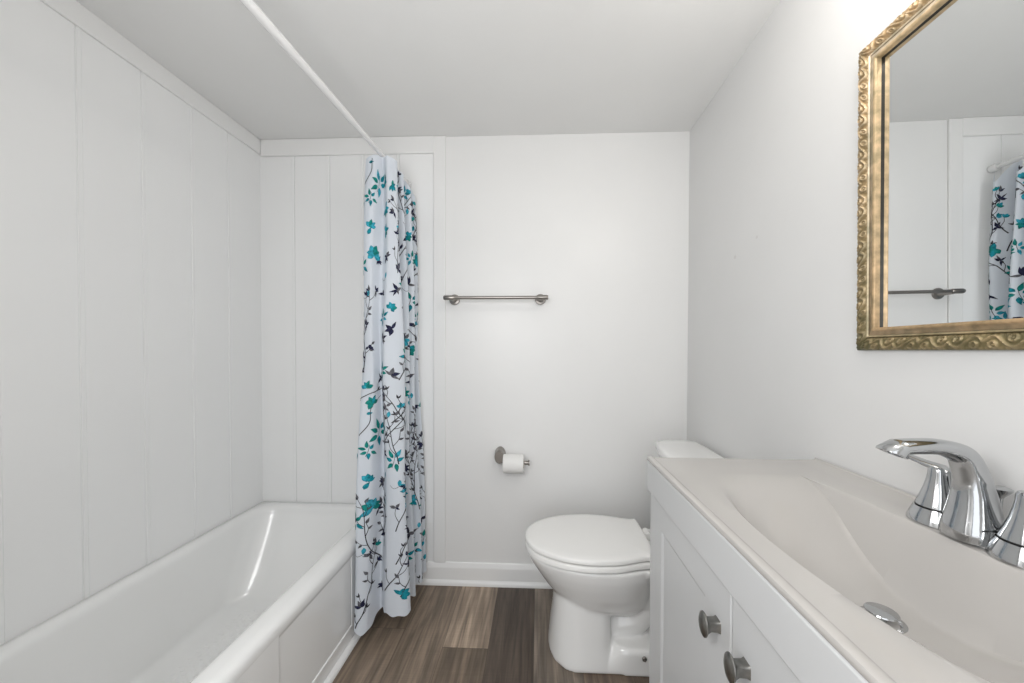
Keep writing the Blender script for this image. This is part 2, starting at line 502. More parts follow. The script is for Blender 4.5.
def make_rod():
    t = thing('shower_curtain_rod', 'white tension rod running under the ceiling above the tub edge', 'curtain rod', (RX, 1.03, rod_z(1.03)))
    bm = bmesh.new(); tube(bm, [(rod_x(y), y, ROD_Z) for y in (0.262, 0.8, 1.275, 1.29)], [0.0122, 0.0122, 0.0122, 0.0112], 24)
    link('outer_tube', bm, M['rod'], t, smooth=40)
    bm = bmesh.new(); tube(bm, [(rod_x(y), y, ROD_Z) for y in (1.28, D - 0.01)], 0.0100, 24)
    link('inner_tube', bm, M['rod'], t, smooth=40)
    for y0, y1 in ((0.2605, 0.285), (D - 0.032, D - 0.004)):
        bm = bmesh.new(); tube(bm, [(rod_x(y), y, ROD_Z) for y in (y0, y1)], 0.018, 24)
        o = link('end_cap', bm, M['rod'], t, smooth=40); bevel_mod(o, 0.003, 2)


make_rod()

# horizontal path of the cloth: (top x, top y) -> (bottom x, bottom y), hem height, sag factor
CP = [((-0.690, 1.575), (-0.700, 1.530), 0.050, 0.4),
      ((-0.716, 1.515), (-0.7235, 1.452), 0.092, 0.35),
      ((-0.708, 1.486), (-0.717, 1.388), 0.060, 0.3),
      ((-0.672, 1.476), (-0.672, 1.398), 0.050, 0.3),
      ((-0.646, 1.504), (-0.650, 1.478), 0.094, 0.3),
      ((-0.618, 1.474), (-0.606, 1.424), 0.108, 0.3),
      ((-0.592, 1.487), (-0.544, 1.412), 0.106, 0.3),
      ((-0.588, 1.508), (-0.512, 1.446), 0.108, 0.35),
      ((-0.628, 1.528), (-0.570, 1.505), 0.095, 0.5),
      ((-0.660, 1.538), (-0.598, 1.525), 0.095, 0.5),
      ((-0.620, 1.556), (-0.575, 1.552), 0.085, 0.6),
      ((-0.584, 1.570), (-0.536, 1.576), 0.085, 0.7),
      ((-0.625, 1.598), (-0.585, 1.606), 0.085, 0.6),
      ((-0.662, 1.610), (-0.600, 1.622), 0.085, 0.6),
      ((-0.620, 1.630), (-0.575, 1.644), 0.085, 0.9),
      ((-0.582, 1.648), (-0.534, 1.664), 0.085, 1.1),
      ((-0.620, 1.680), (-0.580, 1.692), 0.085, 0.9),
      ((-0.655, 1.694), (-0.600, 1.706), 0.085, 0.9),
      ((-0.618, 1.714), (-0.578, 1.724), 0.085, 1.2),
      ((-0.590, 1.735), (-0.540, 1.745), 0.085, 1.5),
      ((-0.625, 1.764), (-0.590, 1.768), 0.085, 1.2)]


def cr1(vals, t):
    n = len(vals); i = min(int(t), n - 2); f = t - i
    a, b, c, d = vals[max(i - 1, 0)], vals[i], vals[i + 1], vals[min(i + 2, n - 1)]
    return 0.5 * (2 * b + (c - a) * f + (2 * a - 5 * b + 4 * c - d) * f * f + (3 * b - a - 3 * c + d) * f ** 3)


NCP = len(CP)
TXs = [c[0][0] for c in CP]; TYs = [c[0][1] for c in CP]; BXs = [c[1][0] for c in CP]; BYs = [c[1][1] for c in CP]
HZs = [c[2] for c in CP]; SGs = [c[3] for c in CP]
# arc length table on the middle curve
NT = (NCP - 1) * 24
ARC = [0.0]
_prev = None
for k in range(NT + 1):
    tt = k / 24
    p = Vector(((cr1(TXs, tt) + cr1(BXs, tt)) / 2, (cr1(TYs, tt) + cr1(BYs, tt)) / 2))
    if _prev is not None: ARC.append(ARC[-1] + (p - _prev).length)
    _prev = p
CLEN = ARC[-1]


def t_of_u(u):
    u = max(0.0, min(CLEN, u)); lo, hi = 0, NT
    while hi - lo > 1:
        m = (lo + hi) // 2
        if ARC[m] <= u: lo = m
        else: hi = m
    return (lo + (u - ARC[lo]) / max(1e-9, ARC[hi] - ARC[lo])) / 24


def u_of_t(t): k = t * 24; i = min(int(k), NT - 1); return ARC[i] + (ARC[i + 1] - ARC[i]) * (k - i)


def cloth(u, v):
    """u = metres along the cloth, v = 0 at the hem .. 1 at the top edge"""
    t = t_of_u(u)
    tx, ty, bx, by = cr1(TXs, t), cr1(TYs, t), cr1(BXs, t), cr1(BYs, t)
    zt = ROD_Z - 0.0135 - cr1(SGs, t) * max(0.0, abs(tx - rod_x(ty)) - 0.008)
    zb = cr1(HZs, t) + 0.004 * math.sin(u * 160)
    s = v ** 0.9
    k = 0.010 * math.sin(v * 9 + t * 1.3) * math.sin(math.pi * v)
    x = bx + (tx - bx) * s + k * 0.5
    y = by + (ty - by) * s + k
    return Vector((x, y, zb + (zt - zb) * v))


def cloth_z(u, z):
    a = cloth(u, 0).z; b = cloth(u, 1).z
    return cloth(u, (z - a) / (b - a))


def cloth_n(u, z):
    e = 0.003
    du = cloth_z(u + e, z) - cloth_z(u - e, z); dz = cloth_z(u, z + e) - cloth_z(u, z - e)
    return du.cross(dz).normalized()


def make_curtain():
    bm = bmesh.new()
    NU, NV = 260, 90
    g = [[bm.verts.new(cloth(CLEN * i / NU, j / NV)) for i in range(NU + 1)] for j in range(NV + 1)]
    for j in range(NV):
        for i in range(NU):
            bm.faces.new((g[j][i], g[j][i + 1], g[j + 1][i + 1], g[j + 1][i])).smooth = True
    MI = {'teal': 1, 'aqua': 2, 'green': 3, 'navy': 4, 'greyp': 5, 'stem': 6}

    def put(p, sgn):
        u, z = p
        return cloth_z(u, z) + cloth_n(u, z) * (0.0013 * sgn)

    def inside(u, z):
        return 0.004 < u < CLEN - 0.004 and cloth(u, 0).z + 0.006 < z < cloth(u, 1).z - 0.004

    def strip(center, halfw, color):
        """flat print: center points in (u,z), half widths"""
        C2 = [Vector(c) for c in center]
        rows = []
        for i, c in enumerate(C2):
            tdir = (C2[min(i + 1, len(C2) - 1)] - C2[max(i - 1, 0)])
            if tdir.length < 1e-7: return
            tdir.normalize(); nn = Vector((-tdir.y, tdir.x))
            m = 1 if halfw[i] < 0.003 else 2
            rows.append([c + nn * halfw[i] * (k / m) for k in range(-m, m + 1)] if m == 2 else [c - nn * halfw[i], c - nn * halfw[i] * 0.5, c, c + nn * halfw[i] * 0.5, c + nn * halfw[i]])
        for sgn in (1, -1):
            vr = [[bm.verts.new(put(p, sgn)) for p in r] if all(inside(p.x, p.y) for p in r) else None for r in rows]
            for a, b in zip(vr, vr[1:]):
                if a and b:
                    for k in range(len(a) - 1):
                        f = bm.faces.new((a[k], a[k + 1], b[k + 1], b[k])); f.material_index = MI[color]; f.smooth = True

    def leaf(u, z, ang, ln, wd, color, blunt=False):
        n = max(5, int(ln / 0.006)); bend = random.uniform(-0.25, 0.25)
        pts, hw = [], []
        for k in range(n + 1):
            s = k / n; a = ang + bend * (s - 0.5)
            pts.append((u + math.cos(a) * ln * s, z + math.sin(a) * ln * s))
            prof = math.sin(math.pi * min(1, s ** (0.7 if not blunt else 0.5))) if not blunt else math.sin(math.pi * (0.08 + 0.92 * s ** 1.5) ** 0.8)
            hw.append(max(0.0006, wd * abs(prof)))
        strip(pts, hw, color)

    def line(pts, w0=0.0015, w1=0.0007, color='stem'):
        P = smooth_poly([(p[0], p[1], 0) for p in pts], 1 if len(pts) < 3 else 5)
        Q = []
        for a, b in zip(P, P[1:]):
            m = max(1, int((b - a).length / 0.007))
            Q += [a + (b - a) * k / m for k in range(m)]
        Q.append(P[-1])
        n = len(Q)
        strip([(p.x, p.y) for p in Q], [w0 + (w1 - w0) * i / n for i in range(n)], color)

    def spray(u, z, s=1.0, rot=0.0, cols=('teal', 'aqua', 'green')):
        """six paired leaves round a short stem"""
        c, sn = math.cos(rot), math.sin(rot)
        for du, dz, a, l in ((-0.004, 0.012, 125, 0.040), (0.005, 0.014, 60, 0.038), (-0.009, 0.000, 165, 0.030), (0.010, 0.002, 12, 0.028),
                             (-0.006, -0.012, 225, 0.034), (0.006, -0.012, 285, 0.036)):
            leaf(u + s * (du * c - dz * sn), z + s * (du * sn + dz * c), math.radians(a) + rot, l * s, 0.0085 * s, random.choice(cols))
        line([(u - 0.01 * s, z - 0.03 * s), (u, z), (u + 0.004 * s, z + 0.03 * s)], 0.0009, 0.0006)

    def flower(u, z, s=1.0, rot=0.0, cols=('teal', 'aqua', 'green'), n=5, fan=200):
        for k in range(n):
            a = rot + math.radians(-fan / 2 + fan * k / (n - 1)) + random.uniform(-0.15, 0.15)
            leaf(u, z, a, s * random.uniform(0.026, 0.040), s * random.uniform(0.008, 0.0125), random.choice(cols), True)

    def dark(u, z, s=1.0, rot=0.0):
        for k in range(random.randint(4, 6)):
            a = rot + random.uniform(-1.3, 1.3) + (math.pi if k % 3 == 2 else 0)
            leaf(u, z, a, s * random.uniform(0.018, 0.034), s * random.uniform(0.004, 0.0078), random.choice(('navy', 'navy', 'navy', 'greyp')))

    def branch(u, z, ln, ang, dens=1.0, tips=True):
        pts = [(u, z)]; a = ang
        n = max(4, int(ln / 0.035))
        for k in range(n):
            a += random.uniform(-0.28, 0.28) + (ang - a) * 0.25
            pts.append((pts[-1][0] + math.cos(a) * ln / n, pts[-1][1] + math.sin(a) * ln / n))
        line(pts, 0.0020, 0.0009)
        for k in range(1, n):
            side = 1 if k % 2 else -1
            if random.random() < 0.85 * dens:
                b = ang + side * random.uniform(0.5, 1.0); l = random.uniform(0.025, 0.06)
                p = pts[k]; q = (p[0] + math.cos(b) * l * 0.5, p[1] + math.sin(b) * l * 0.5 + 0.003)
                e = (p[0] + math.cos(b - side * 0.3) * l, p[1] + math.sin(b - side * 0.3) * l)
                line([p, q, e], 0.0013, 0.0007)
                if tips:
                    r = random.random()
                    if r < 0.30: leaf(e[0], e[1], b, 0.022, 0.0055, 'greyp'); leaf(q[0], q[1], b + side * 0.8, 0.018, 0.0045, 'greyp')
                    elif r < 0.52: dark(e[0], e[1], 0.8, b)
                    elif r < 0.68: flower(e[0], e[1], 0.55, b, n=3, fan=90)
                    else:
                        leaf(e[0], e[1], b + 0.5, 0.016, 0.003, 'stem'); leaf(e[0], e[1], b - 0.5, 0.016, 0.003, 'stem')
        e = pts[-1]
        if tips: leaf(e[0], e[1], a, 0.026, 0.006, 'greyp'); leaf(e[0], e[1], a + 0.8, 0.02, 0.005, 'navy')

    def bud(u, z): leaf(u, z - 0.01, math.radians(80), 0.024, 0.0075, 'aqua', True); line([(u, z - 0.012), (u - 0.02, z - 0.02), (u - 0.035, z - 0.008)], 0.0007, 0.0006)

    # front fold, motif by motif from the top
    u1, u2, u3, u4 = u_of_t(1.2), u_of_t(2), u_of_t(3), u_of_t(4)
    uf = lambda f: u1 + (u4 - u1) * f

    def front(z0):
        """one repeat of the print, 0.80 m tall, downwards from z0"""
        line([(uf(0.25), z0 - 0.135), (uf(0.5), z0 - 0.085), (uf(0.55), z0 - 0.02), (uf(0.95), z0 + 0.022)], 0.0018, 0.0008)
        flower(uf(0.58), z0 - 0.005, 0.9, 2.2, n=5)
        leaf(uf(0.42), z0 - 0.05, 0.3, 0.022, 0.006, 'teal')
        spray(uf(0.82), z0 - 0.130, 1.15, -0.3)
        spray(uf(0.50), z0 - 0.195, 0.75, 0.7, ('green', 'teal'))
        leaf(uf(0.22), z0 - 0.205, 4.6, 0.025, 0.006, 'teal')
        flower(uf(0.52), z0 - 0.315, 0.8, 1.2, n=4, fan=120)
        leaf(uf(0.45), z0 - 0.345, 1.1, 0.03, 0.009, 'teal')
        flower(uf(0.68), z0 - 0.425, 1.25, 1.6, n=6, fan=230)
        dark(uf(0.88), z0 - 0.445, 0.8, 5.0)
        spray(uf(0.25), z0 - 0.470, 0.85, 0.5, ('green', 'teal'))
        bud(uf(0.48), z0 - 0.585)
        branch(uf(0.28), z0 - 0.90, 0.33, math.radians(82), 1.1)
        dark(uf(0.45), z0 - 0.80, 1.0, 0.8)
        dark(uf(0.18), z0 - 0.90, 0.7, 2.0)
        flower(uf(0.40), z0 - 0.965, 0.9, 1.6, n=4, fan=150)
    front(1.975)
    branch(uf(0.05), 0.955, 0.19, math.radians(38), 0.8)
    front(0.955)
    # between the front fold's right half and the folds behind it
    rnd = random.Random(11)
    seq = [branch, spray, dark, flower, branch, dark, bud, branch, dark, spray, flower]
    u = u4 + 0.03; c = 0
    while u < CLEN - 0.02:
        z = 1.93 - rnd.uniform(0, 0.16)
        while z > 0.12:
            k = seq[(c * 7 + rnd.randint(0, 3)) % len(seq)]; c += 1
            uu = u + rnd.uniform(-0.02, 0.02)
            if k is branch: branch(uu, z - 0.12, rnd.uniform(0.16, 0.26), math.radians(rnd.uniform(55, 125)), 1.15)
            elif k is dark: dark(uu, z, rnd.uniform(0.85, 1.2), rnd.uniform(0, 6.28))
            elif k is bud: bud(uu, z)
            else: k(uu, z, rnd.uniform(0.7, 0.95), rnd.uniform(-1, 1))
            z -= rnd.uniform(0.07, 0.13)
        u += 0.062
    branch(uf(1.05), 0.30, 0.30, math.radians(118), 1.2)
    o = link_raw('shower_curtain', bm, None, None, None, [M['cloth']] + [M[k] for k in ('teal', 'aqua', 'green', 'navy', 'greyp', 'stem')])
    tag(o, 'white cloth shower curtain with teal and navy floral print bunched at end of rod', 'shower curtain')
    return o


make_curtain()

# ================================================================ TOWEL BAR, PAPER HOLDER


def make_towel_bar():
    z, y = 1.411, D - 0.074
    t = thing('towel_bar', 'brushed nickel towel bar screwed to the back wall beside the curtain', 'towel bar', (-0.2, D, z))
    bm = bmesh.new(); tube(bm, [(-0.405, y, z), (0.0, y, z)], 0.0078, 20)
    link('bar', bm, M['nickel'], t, smooth=40)
    for sx, s in ((-0.4135, -1), (0.0095, 1)):
        bm = bmesh.new(); lathe(bm, [(0.0265, -0.0005), (0.0265, -0.006), (0.024, -0.010), (0.015, -0.012), (0.0125, -0.016), (0.0125, -0.066), (0.011, -0.068)], (sx, D, z), 'Y', 32)
        p = link('post', bm, M['nickel'], t, smooth=35)
        bm = bmesh.new(); tube(bm, [(sx - s * 0.018, y, z), (sx - s * 0.013, y, z), (sx + s * 0.03, y, z), (sx + s * 0.036, y, z)], [0.009, 0.0115, 0.0115, 0.0095], 24)
        link('end_sleeve', bm, M['nickel'], p, smooth=35)


def make_paper_holder():
    t = thing('toilet_paper_holder', 'brushed nickel pivoting paper holder on the back wall', 'toilet paper holder', (-0.188, D, 0.64))
    x, z = -0.186, 0.650
    bm = bmesh.new()
    loops = []
    for d, sc in ((0.0005, 1.0), (0.010, 1.0), (0.016, 0.93), (0.040, 0.86), (0.056, 0.84), (0.062, 0.74)):
        loops.append([(x + 0.027 * sc * math.cos(a), D - d, z + 0.038 * sc * math.sin(a)) for a in [2 * math.pi * k / 36 for k in range(36)]])
    loft(bm, loops); link('mount', bm, M['nickel'], t, smooth=35)
    bm = bmesh.new(); tube(bm, [(x + 0.005, D - 0.052, 0.630), (-0.165, D - 0.052, 0.626), (-0.060, D - 0.052, 0.624)], 0.008, 20)
    link('arm', bm, M['nickel'], t, smooth=40)
    bm = bmesh.new(); tube(bm, [(-0.064, D - 0.052, 0.624), (-0.048, D - 0.052, 0.624), (-0.045, D - 0.052, 0.624), (-0.040, D - 0.052, 0.624)], [0.0095, 0.0095, 0.0135, 0.0135], 24)
    link('end_stop', bm, M['nickel'], t, smooth=35)


def make_paper_roll():
    y, z = D - 0.052, 0.6185
    t = thing('toilet_paper_roll', 'small roll of white toilet paper on the nickel holder', 'toilet paper', (-0.118, y, z))
    bm = bmesh.new()
    n = 48; x0, x1 = -0.166, -0.068
    loops = []
    for x, r in ((x0, 0.0215), (x0, 0.0425), (x0 + 0.002, 0.0445), (x1 - 0.002, 0.0445), (x1, 0.0425), (x1, 0.0215), (x0, 0.0215)):
        loops.append([(x, y + r * math.cos(2 * math.pi * k / n), z + r * math.sin(2 * math.pi * k / n)) for k in range(n)])
    loft(bm, loops, False, False)
    link_raw('tissue', bm, M['paper'], t, smooth=40)
    bm = bmesh.new()
    loops = [[(x, y + r * math.cos(2 * math.pi * k / n), z + r * math.sin(2 * math.pi * k / n)) for k in range(n)]
             for x, r in ((x0 - 0.0005, 0.0205), (x0 - 0.0005, 0.0215), (x1 + 0.0005, 0.0215), (x1 + 0.0005, 0.0205), (x0 - 0.0005, 0.0205))]
    loft(bm, loops, False, False)
    o = link('core', bm, M['card'], t, smooth=40); o['label'] = 'brown cardboard core'


make_towel_bar(); make_paper_holder(); make_paper_roll()

# ================================================================ TOILET
TC = 1.458                                        # centre line


def egg_half(tab, n=40):
    """outline from (x, halfwidth) table -> closed point list"""
    P = smooth_poly([(x, wd, 0) for x, wd in tab], 6)
    up = [(p.x, p.y) for p in P]
    return up


def outline(tab, z, inset=0.0, x_in=0.0):
    up = egg_half(tab)
    cx = 0.22
    pts = [(x, TC + wd) for x, wd in up] + [(x, TC - wd) for x, wd in reversed(up[1:])]
    if inset:
        pts = [(cx + (x - cx) * (1 - inset / 0.24), TC + (y - TC) * (1 - inset / 0.17)) for x, y in pts]
    return [(x, y, z) for x, y in pts]


def egg(front, back, wd, z, cx=None, n=48, pf=2.0, pb=2.6):
    cx = front + (back - front) * 0.52 if cx is None else cx
    out = []
    for k in range(n):
        a = 2 * math.pi * k / n; c, s = math.cos(a), math.sin(a)
        e = pb if c > 0 else pf
        ax = (back - cx) if c > 0 else (cx - front)
        out.append((cx + ax * math.copysign(abs(c) ** (2 / e), c), TC + wd * math.copysign(abs(s) ** (2 / e), s), z))
    return out


def make_toilet():
    t = thing('toilet', 'white two-piece toilet with closed lid between the vanity and back wall', 'toilet', (0.35, TC, 0))
    bm = bmesh.new()
    # bowl
    loft(bm, [egg(0.16, 0.42, 0.060, 0.155), egg(0.115, 0.43, 0.098, 0.175), egg(0.070, 0.44, 0.128, 0.21), egg(0.028, 0.45, 0.152, 0.26),
              egg(-0.004, 0.46, 0.168, 0.305), egg(-0.028, 0.47, 0.178, 0.34), egg(-0.040, 0.47, 0.1815, 0.362), egg(-0.044, 0.47, 0.1825, 0.374), egg(-0.040, 0.47, 0.180, 0.3815)])
    # front pedestal
    loft(bm, [egg(0.043, 0.285, 0.154, 0.0, pf=2.3, pb=6), egg(0.043, 0.285, 0.154, 0.012, pf=2.3, pb=6), egg(0.050, 0.28, 0.138, 0.08, pf=2.4, pb=5),
              egg(0.060, 0.278, 0.124, 0.16, pf=2.4, pb=5), egg(0.066, 0.278, 0.112, 0.23, pf=2.4, pb=5), egg(0.08, 0.278, 0.105, 0.28, pf=2.4, pb=5)])
    # back body under the hinge, towards the tank
    loft(bm, [egg(0.28, 0.60, 0.095, 0.20, pf=3, pb=4), egg(0.28, 0.64, 0.105, 0.26, pf=3, pb=4), egg(0.28, 0.68, 0.12, 0.32, pf=3, pb=4),
              egg(0.28, 0.69, 0.165, 0.36, pf=3, pb=5), egg(0.28, 0.69, 0.165, 0.380, pf=3, pb=5)])
    # trapway
    tube(bm, [(0.22, TC, 0.13), (0.30, TC, 0.10), (0.37, TC, 0.12), (0.43, TC, 0.19), (0.50, TC, 0.21), (0.56, TC, 0.14), (0.57, TC, 0.02)],
         [(0.085, 0.075), (0.085, 0.075), (0.09, 0.07), (0.095, 0.07), (0.095, 0.07), (0.09, 0.07), (0.09, 0.07)], 24)
    # foot flange
    loft(bm, [egg(0.20, 0.64, 0.155, 0.0, pf=6, pb=5), egg(0.20, 0.64, 0.155, 0.012, pf=6, pb=5), egg(0.268, 0.635, 0.152, 0.075, pf=6, pb=5), egg(0.274, 0.63, 0.142, 0.088, pf=6, pb=5)])
    o = link('bowl', bm, M['porcelain'], t, smooth=180)
    md = o.modifiers.new('remesh', 'REMESH'); md.mode = 'VOXEL'; md.voxel_size = 0.0055; md.use_smooth_shade = True
    md = o.modifiers.new('smooth', 'SMOOTH'); md.factor = 0.6; md.iterations = 7
    # seat and lid
    tab = [(-0.050, 0.0), (-0.0475, 0.030), (-0.036, 0.064), (-0.010, 0.103), (0.035, 0.139), (0.095, 0.168), (0.160, 0.183), (0.230, 0.186), (0.295, 0.178),
           (0.345, 0.163), (0.380, 0.152), (0.402, 0.149), (0.424, 0.151), (0.428, 0.140), (0.430, 0.0)]
    seat = [(x if x < 0.38 else x + 0.012, wd + 0.0015) for x, wd in tab]
    bm = bmesh.new()
    loft(bm, [outline(seat, 0.3860, 0.006), outline(seat, 0.3885), outline(seat, 0.402), outline(seat, 0.4065, 0.003), outline(seat, 0.4080, 0.008), outline(seat, 0.4080, 0.03)])
    link('seat', bm, M['seatplastic'], t, smooth=50)
    bm = bmesh.new()
    loft(bm, [outline(tab, 0.4120, 0.010), outline(tab, 0.4122, 0.0035), outline(tab, 0.4140, 0.0), outline(tab, 0.4245, 0.0), outline(tab, 0.4285, 0.003), outline(tab, 0.4305, 0.009),
              outline(tab, 0.4318, 0.03), outline(tab, 0.4328, 0.08), outline(tab, 0.4332, 0.14)])
    link('lid', bm, M['seatplastic'], t, smooth=50)
    for s in (-1, 1):
        bm = bmesh.new(); lathe(bm, [(0.014, -0.022), (0.0155, -0.020), (0.0155, 0.020), (0.014, 0.022)], (0.452, TC + s * 0.075, 0.4005), 'Y', 20)
        box(bm, 0.436, 0.470, TC + s * 0.075 - 0.02, TC + s * 0.075 + 0.02, 0.381, 0.399)
        o = link('hinge', bm, M['seatplastic'], t, smooth=40); bevel_mod(o, 0.003, 2)
    # tank
    def tank_loop(x0, x1, hw, bow, r, z):
        pts = []
        for x, y in rrect(x0, x1, -hw, hw, r, 8): pts.append((x, y))
        # extra points along the bowed front
        out = []
        n = len(pts)
        for i in range(n):
            a, b = pts[i], pts[(i + 1) % n]
            out.append(a)
            if abs(a[0] - b[0]) < 1e-6 and abs(b[1] - a[1]) > 0.1:
                for k in range(1, 12): out.append((a[0], a[1] + (b[1] - a[1]) * k / 12))
        f = lambda x, y: x - bow * (1 - (y / hw) ** 2) * (x1 - x) / (x1 - x0)
        return [(f(x, y), TC + y, z) for x, y in out]
    bm = bmesh.new()
    loft(bm, [tank_loop(0.560, 0.695, 0.180, 0.025, 0.03, 0.3835), tank_loop(0.555, 0.697, 0.186, 0.028, 0.035, 0.40), tank_loop(0.545, 0.700, 0.198, 0.03, 0.035, 0.56), tank_loop(0.540, 0.700, 0.205, 0.032, 0.035, 0.729)])
    link('tank', bm, M['porcelain'], t, smooth=50)
    bm = bmesh.new()
    lidl = lambda z, e, r=0.04: tank_loop(0.530 + e, 0.708 - e, 0.216 - e, 0.034, r, z)
    loft(bm, [lidl(0.7295, 0.006), lidl(0.731, 0.002), lidl(0.736, 0.0), lidl(0.751, 0.0), lidl(0.757, 0.002), lidl(0.761, 0.007), lidl(0.7635, 0.018), lidl(0.7645, 0.05)])
    link('tank_lid', bm, M['porcelain'], t, smooth=50)
    # flush lever on the tank front
    bm = bmesh.new(); lathe(bm, [(0.013, 0.0), (0.013, -0.010), (0.008, -0.014)], (0.528, TC + 0.135, 0.675), 'X', 20)
    tube(bm, [(0.516, TC + 0.135, 0.675), (0.511, TC + 0.11, 0.672), (0.504, TC + 0.06, 0.664)], [(0.005, 0.007), (0.004, 0.0075), (0.004, 0.010)], 14)
    o = link('flush_lever', bm, M['chrome'], t, smooth=40); o['label'] = 'chrome flush lever'
    for s in (-1, 1):
        bm = bmesh.new(); lathe(bm, [(0.0085, -s * 0.012), (0.0085, s * 0.002), (0.006, s * 0.004), (0.0035, s * 0.004), (0.0035, s * 0.009), (0.002, s * 0.0095)], (0.3815, TC + s * 0.153, 0.064), 'Y', 16)
        o = link('bolt', bm, M['nickel'], t, smooth=35); o['label'] = 'metal floor bolt without its cap'


make_toilet()

# ================================================================ VANITY
VY0, VY1, VX0 = 0.142, 0.9745, 0.287


def make_cabinet():
    t = thing('vanity_cabinet', 'white vanity cabinet with two recessed-panel doors under the sink', 'cabinet', (0.5, 0.56, 0))
    bm = bmesh.new()
    for b in ((0.318, R - 0.003, VY0 + 0.004, VY0 + 0.020), (0.318, R - 0.003, VY1 - 0.020, VY1 - 0.004), (0.318, 0.334, VY0 + 0.020, VY1 - 0.020), (R - 0.012, R - 0.003, VY0 + 0.020, VY1 - 0.020)):
        box(bm, *b, 0.10, 0.797)
    box(bm, 0.334, R - 0.012, VY0 + 0.020, VY1 - 0.020, 0.10, 0.116)
    box(bm, 0.372, R - 0.003, VY0 + 0.006, VY1 - 0.006, 0.0, 0.10)
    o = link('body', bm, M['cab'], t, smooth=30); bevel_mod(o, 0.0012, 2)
    bm = bmesh.new()
    box(bm, 0.2872, 0.3175, VY0, VY1, 0.7985, 0.8735)
    box(bm, 0.3175, R - 0.003, VY1 - 0.016, VY1, 0.7975, 0.8735); box(bm, 0.3175, R - 0.003, VY0, VY0 + 0.016, 0.7975, 0.8735)
    o = link('top_rail', bm, M['cab'], t, smooth=30); bevel_mod(o, 0.0035, 3)
    xf, xb = 0.296, 0.3175

    def door(y0, y1, ky):
        bm = bmesh.new(); z0, z1 = 0.112, 0.7945
        py0, py1, pz0, pz1 = y0 + 0.086, y1 - 0.086, z0 + 0.075, 0.731
        rect = lambda a, b, c, d, x: [(x, a, c), (x, b, c), (x, b, d), (x, a, d)]
        loops = [rect(y0, y1, z0, z1, xb), rect(y0, y1, z0, z1, xf + 0.002), rect(y0 + 0.002, y1 - 0.002, z0 + 0.002, z1 - 0.002, xf),
                 rect(py0, py1, pz0, pz1, xf), rect(py0 + 0.002, py1 - 0.002, pz0 + 0.002, pz1 - 0.002, xf + 0.001),
                 rect(py0 + 0.008, py1 - 0.008, pz0 + 0.008, pz1 - 0.008, xf + 0.0042), rect(py0 + 0.011, py1 - 0.011, pz0 + 0.011, pz1 - 0.011, xf + 0.0045)]
        loft(bm, loops)
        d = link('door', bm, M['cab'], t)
        bm = bmesh.new()
        kz, n = 0.714, 32
        loops = []
        # square stem flaring out from the door
        for x, h in ((xf + 0.0005, 0.0105), (xf - 0.004, 0.0088), (xf - 0.014, 0.0085), (xf - 0.019, 0.0105)):
            lp = []
            for k in range(n):
                a = 2 * math.pi * k / n; c, s = math.cos(a), math.sin(a)
                lp.append((x, ky + h * math.copysign(abs(c) ** 0.28, c), kz + h * math.copysign(abs(s) ** 0.28, s)))
            loops.append(lp)
        for x, r in ((xf - 0.0205, 0.0155), (xf - 0.0225, 0.0178), (xf - 0.0245, 0.0175), (xf - 0.0265, 0.014), (xf - 0.0280, 0.007)):
            loops.append([(x, ky + 0.85 * r * math.cos(2 * math.pi * k / n), kz + 1.15 * r * math.sin(2 * math.pi * k / n)) for k in range(n)])
        loft(bm, loops)
        k = link('knob', bm, M['knob'], d, smooth=35); k['label'] = 'dark brushed metal knob'
    gap = 0.566
    door(gap + 0.0018, VY1 - 0.004, 0.607)
    door(VY0 + 0.004, gap - 0.0018, 0.524)


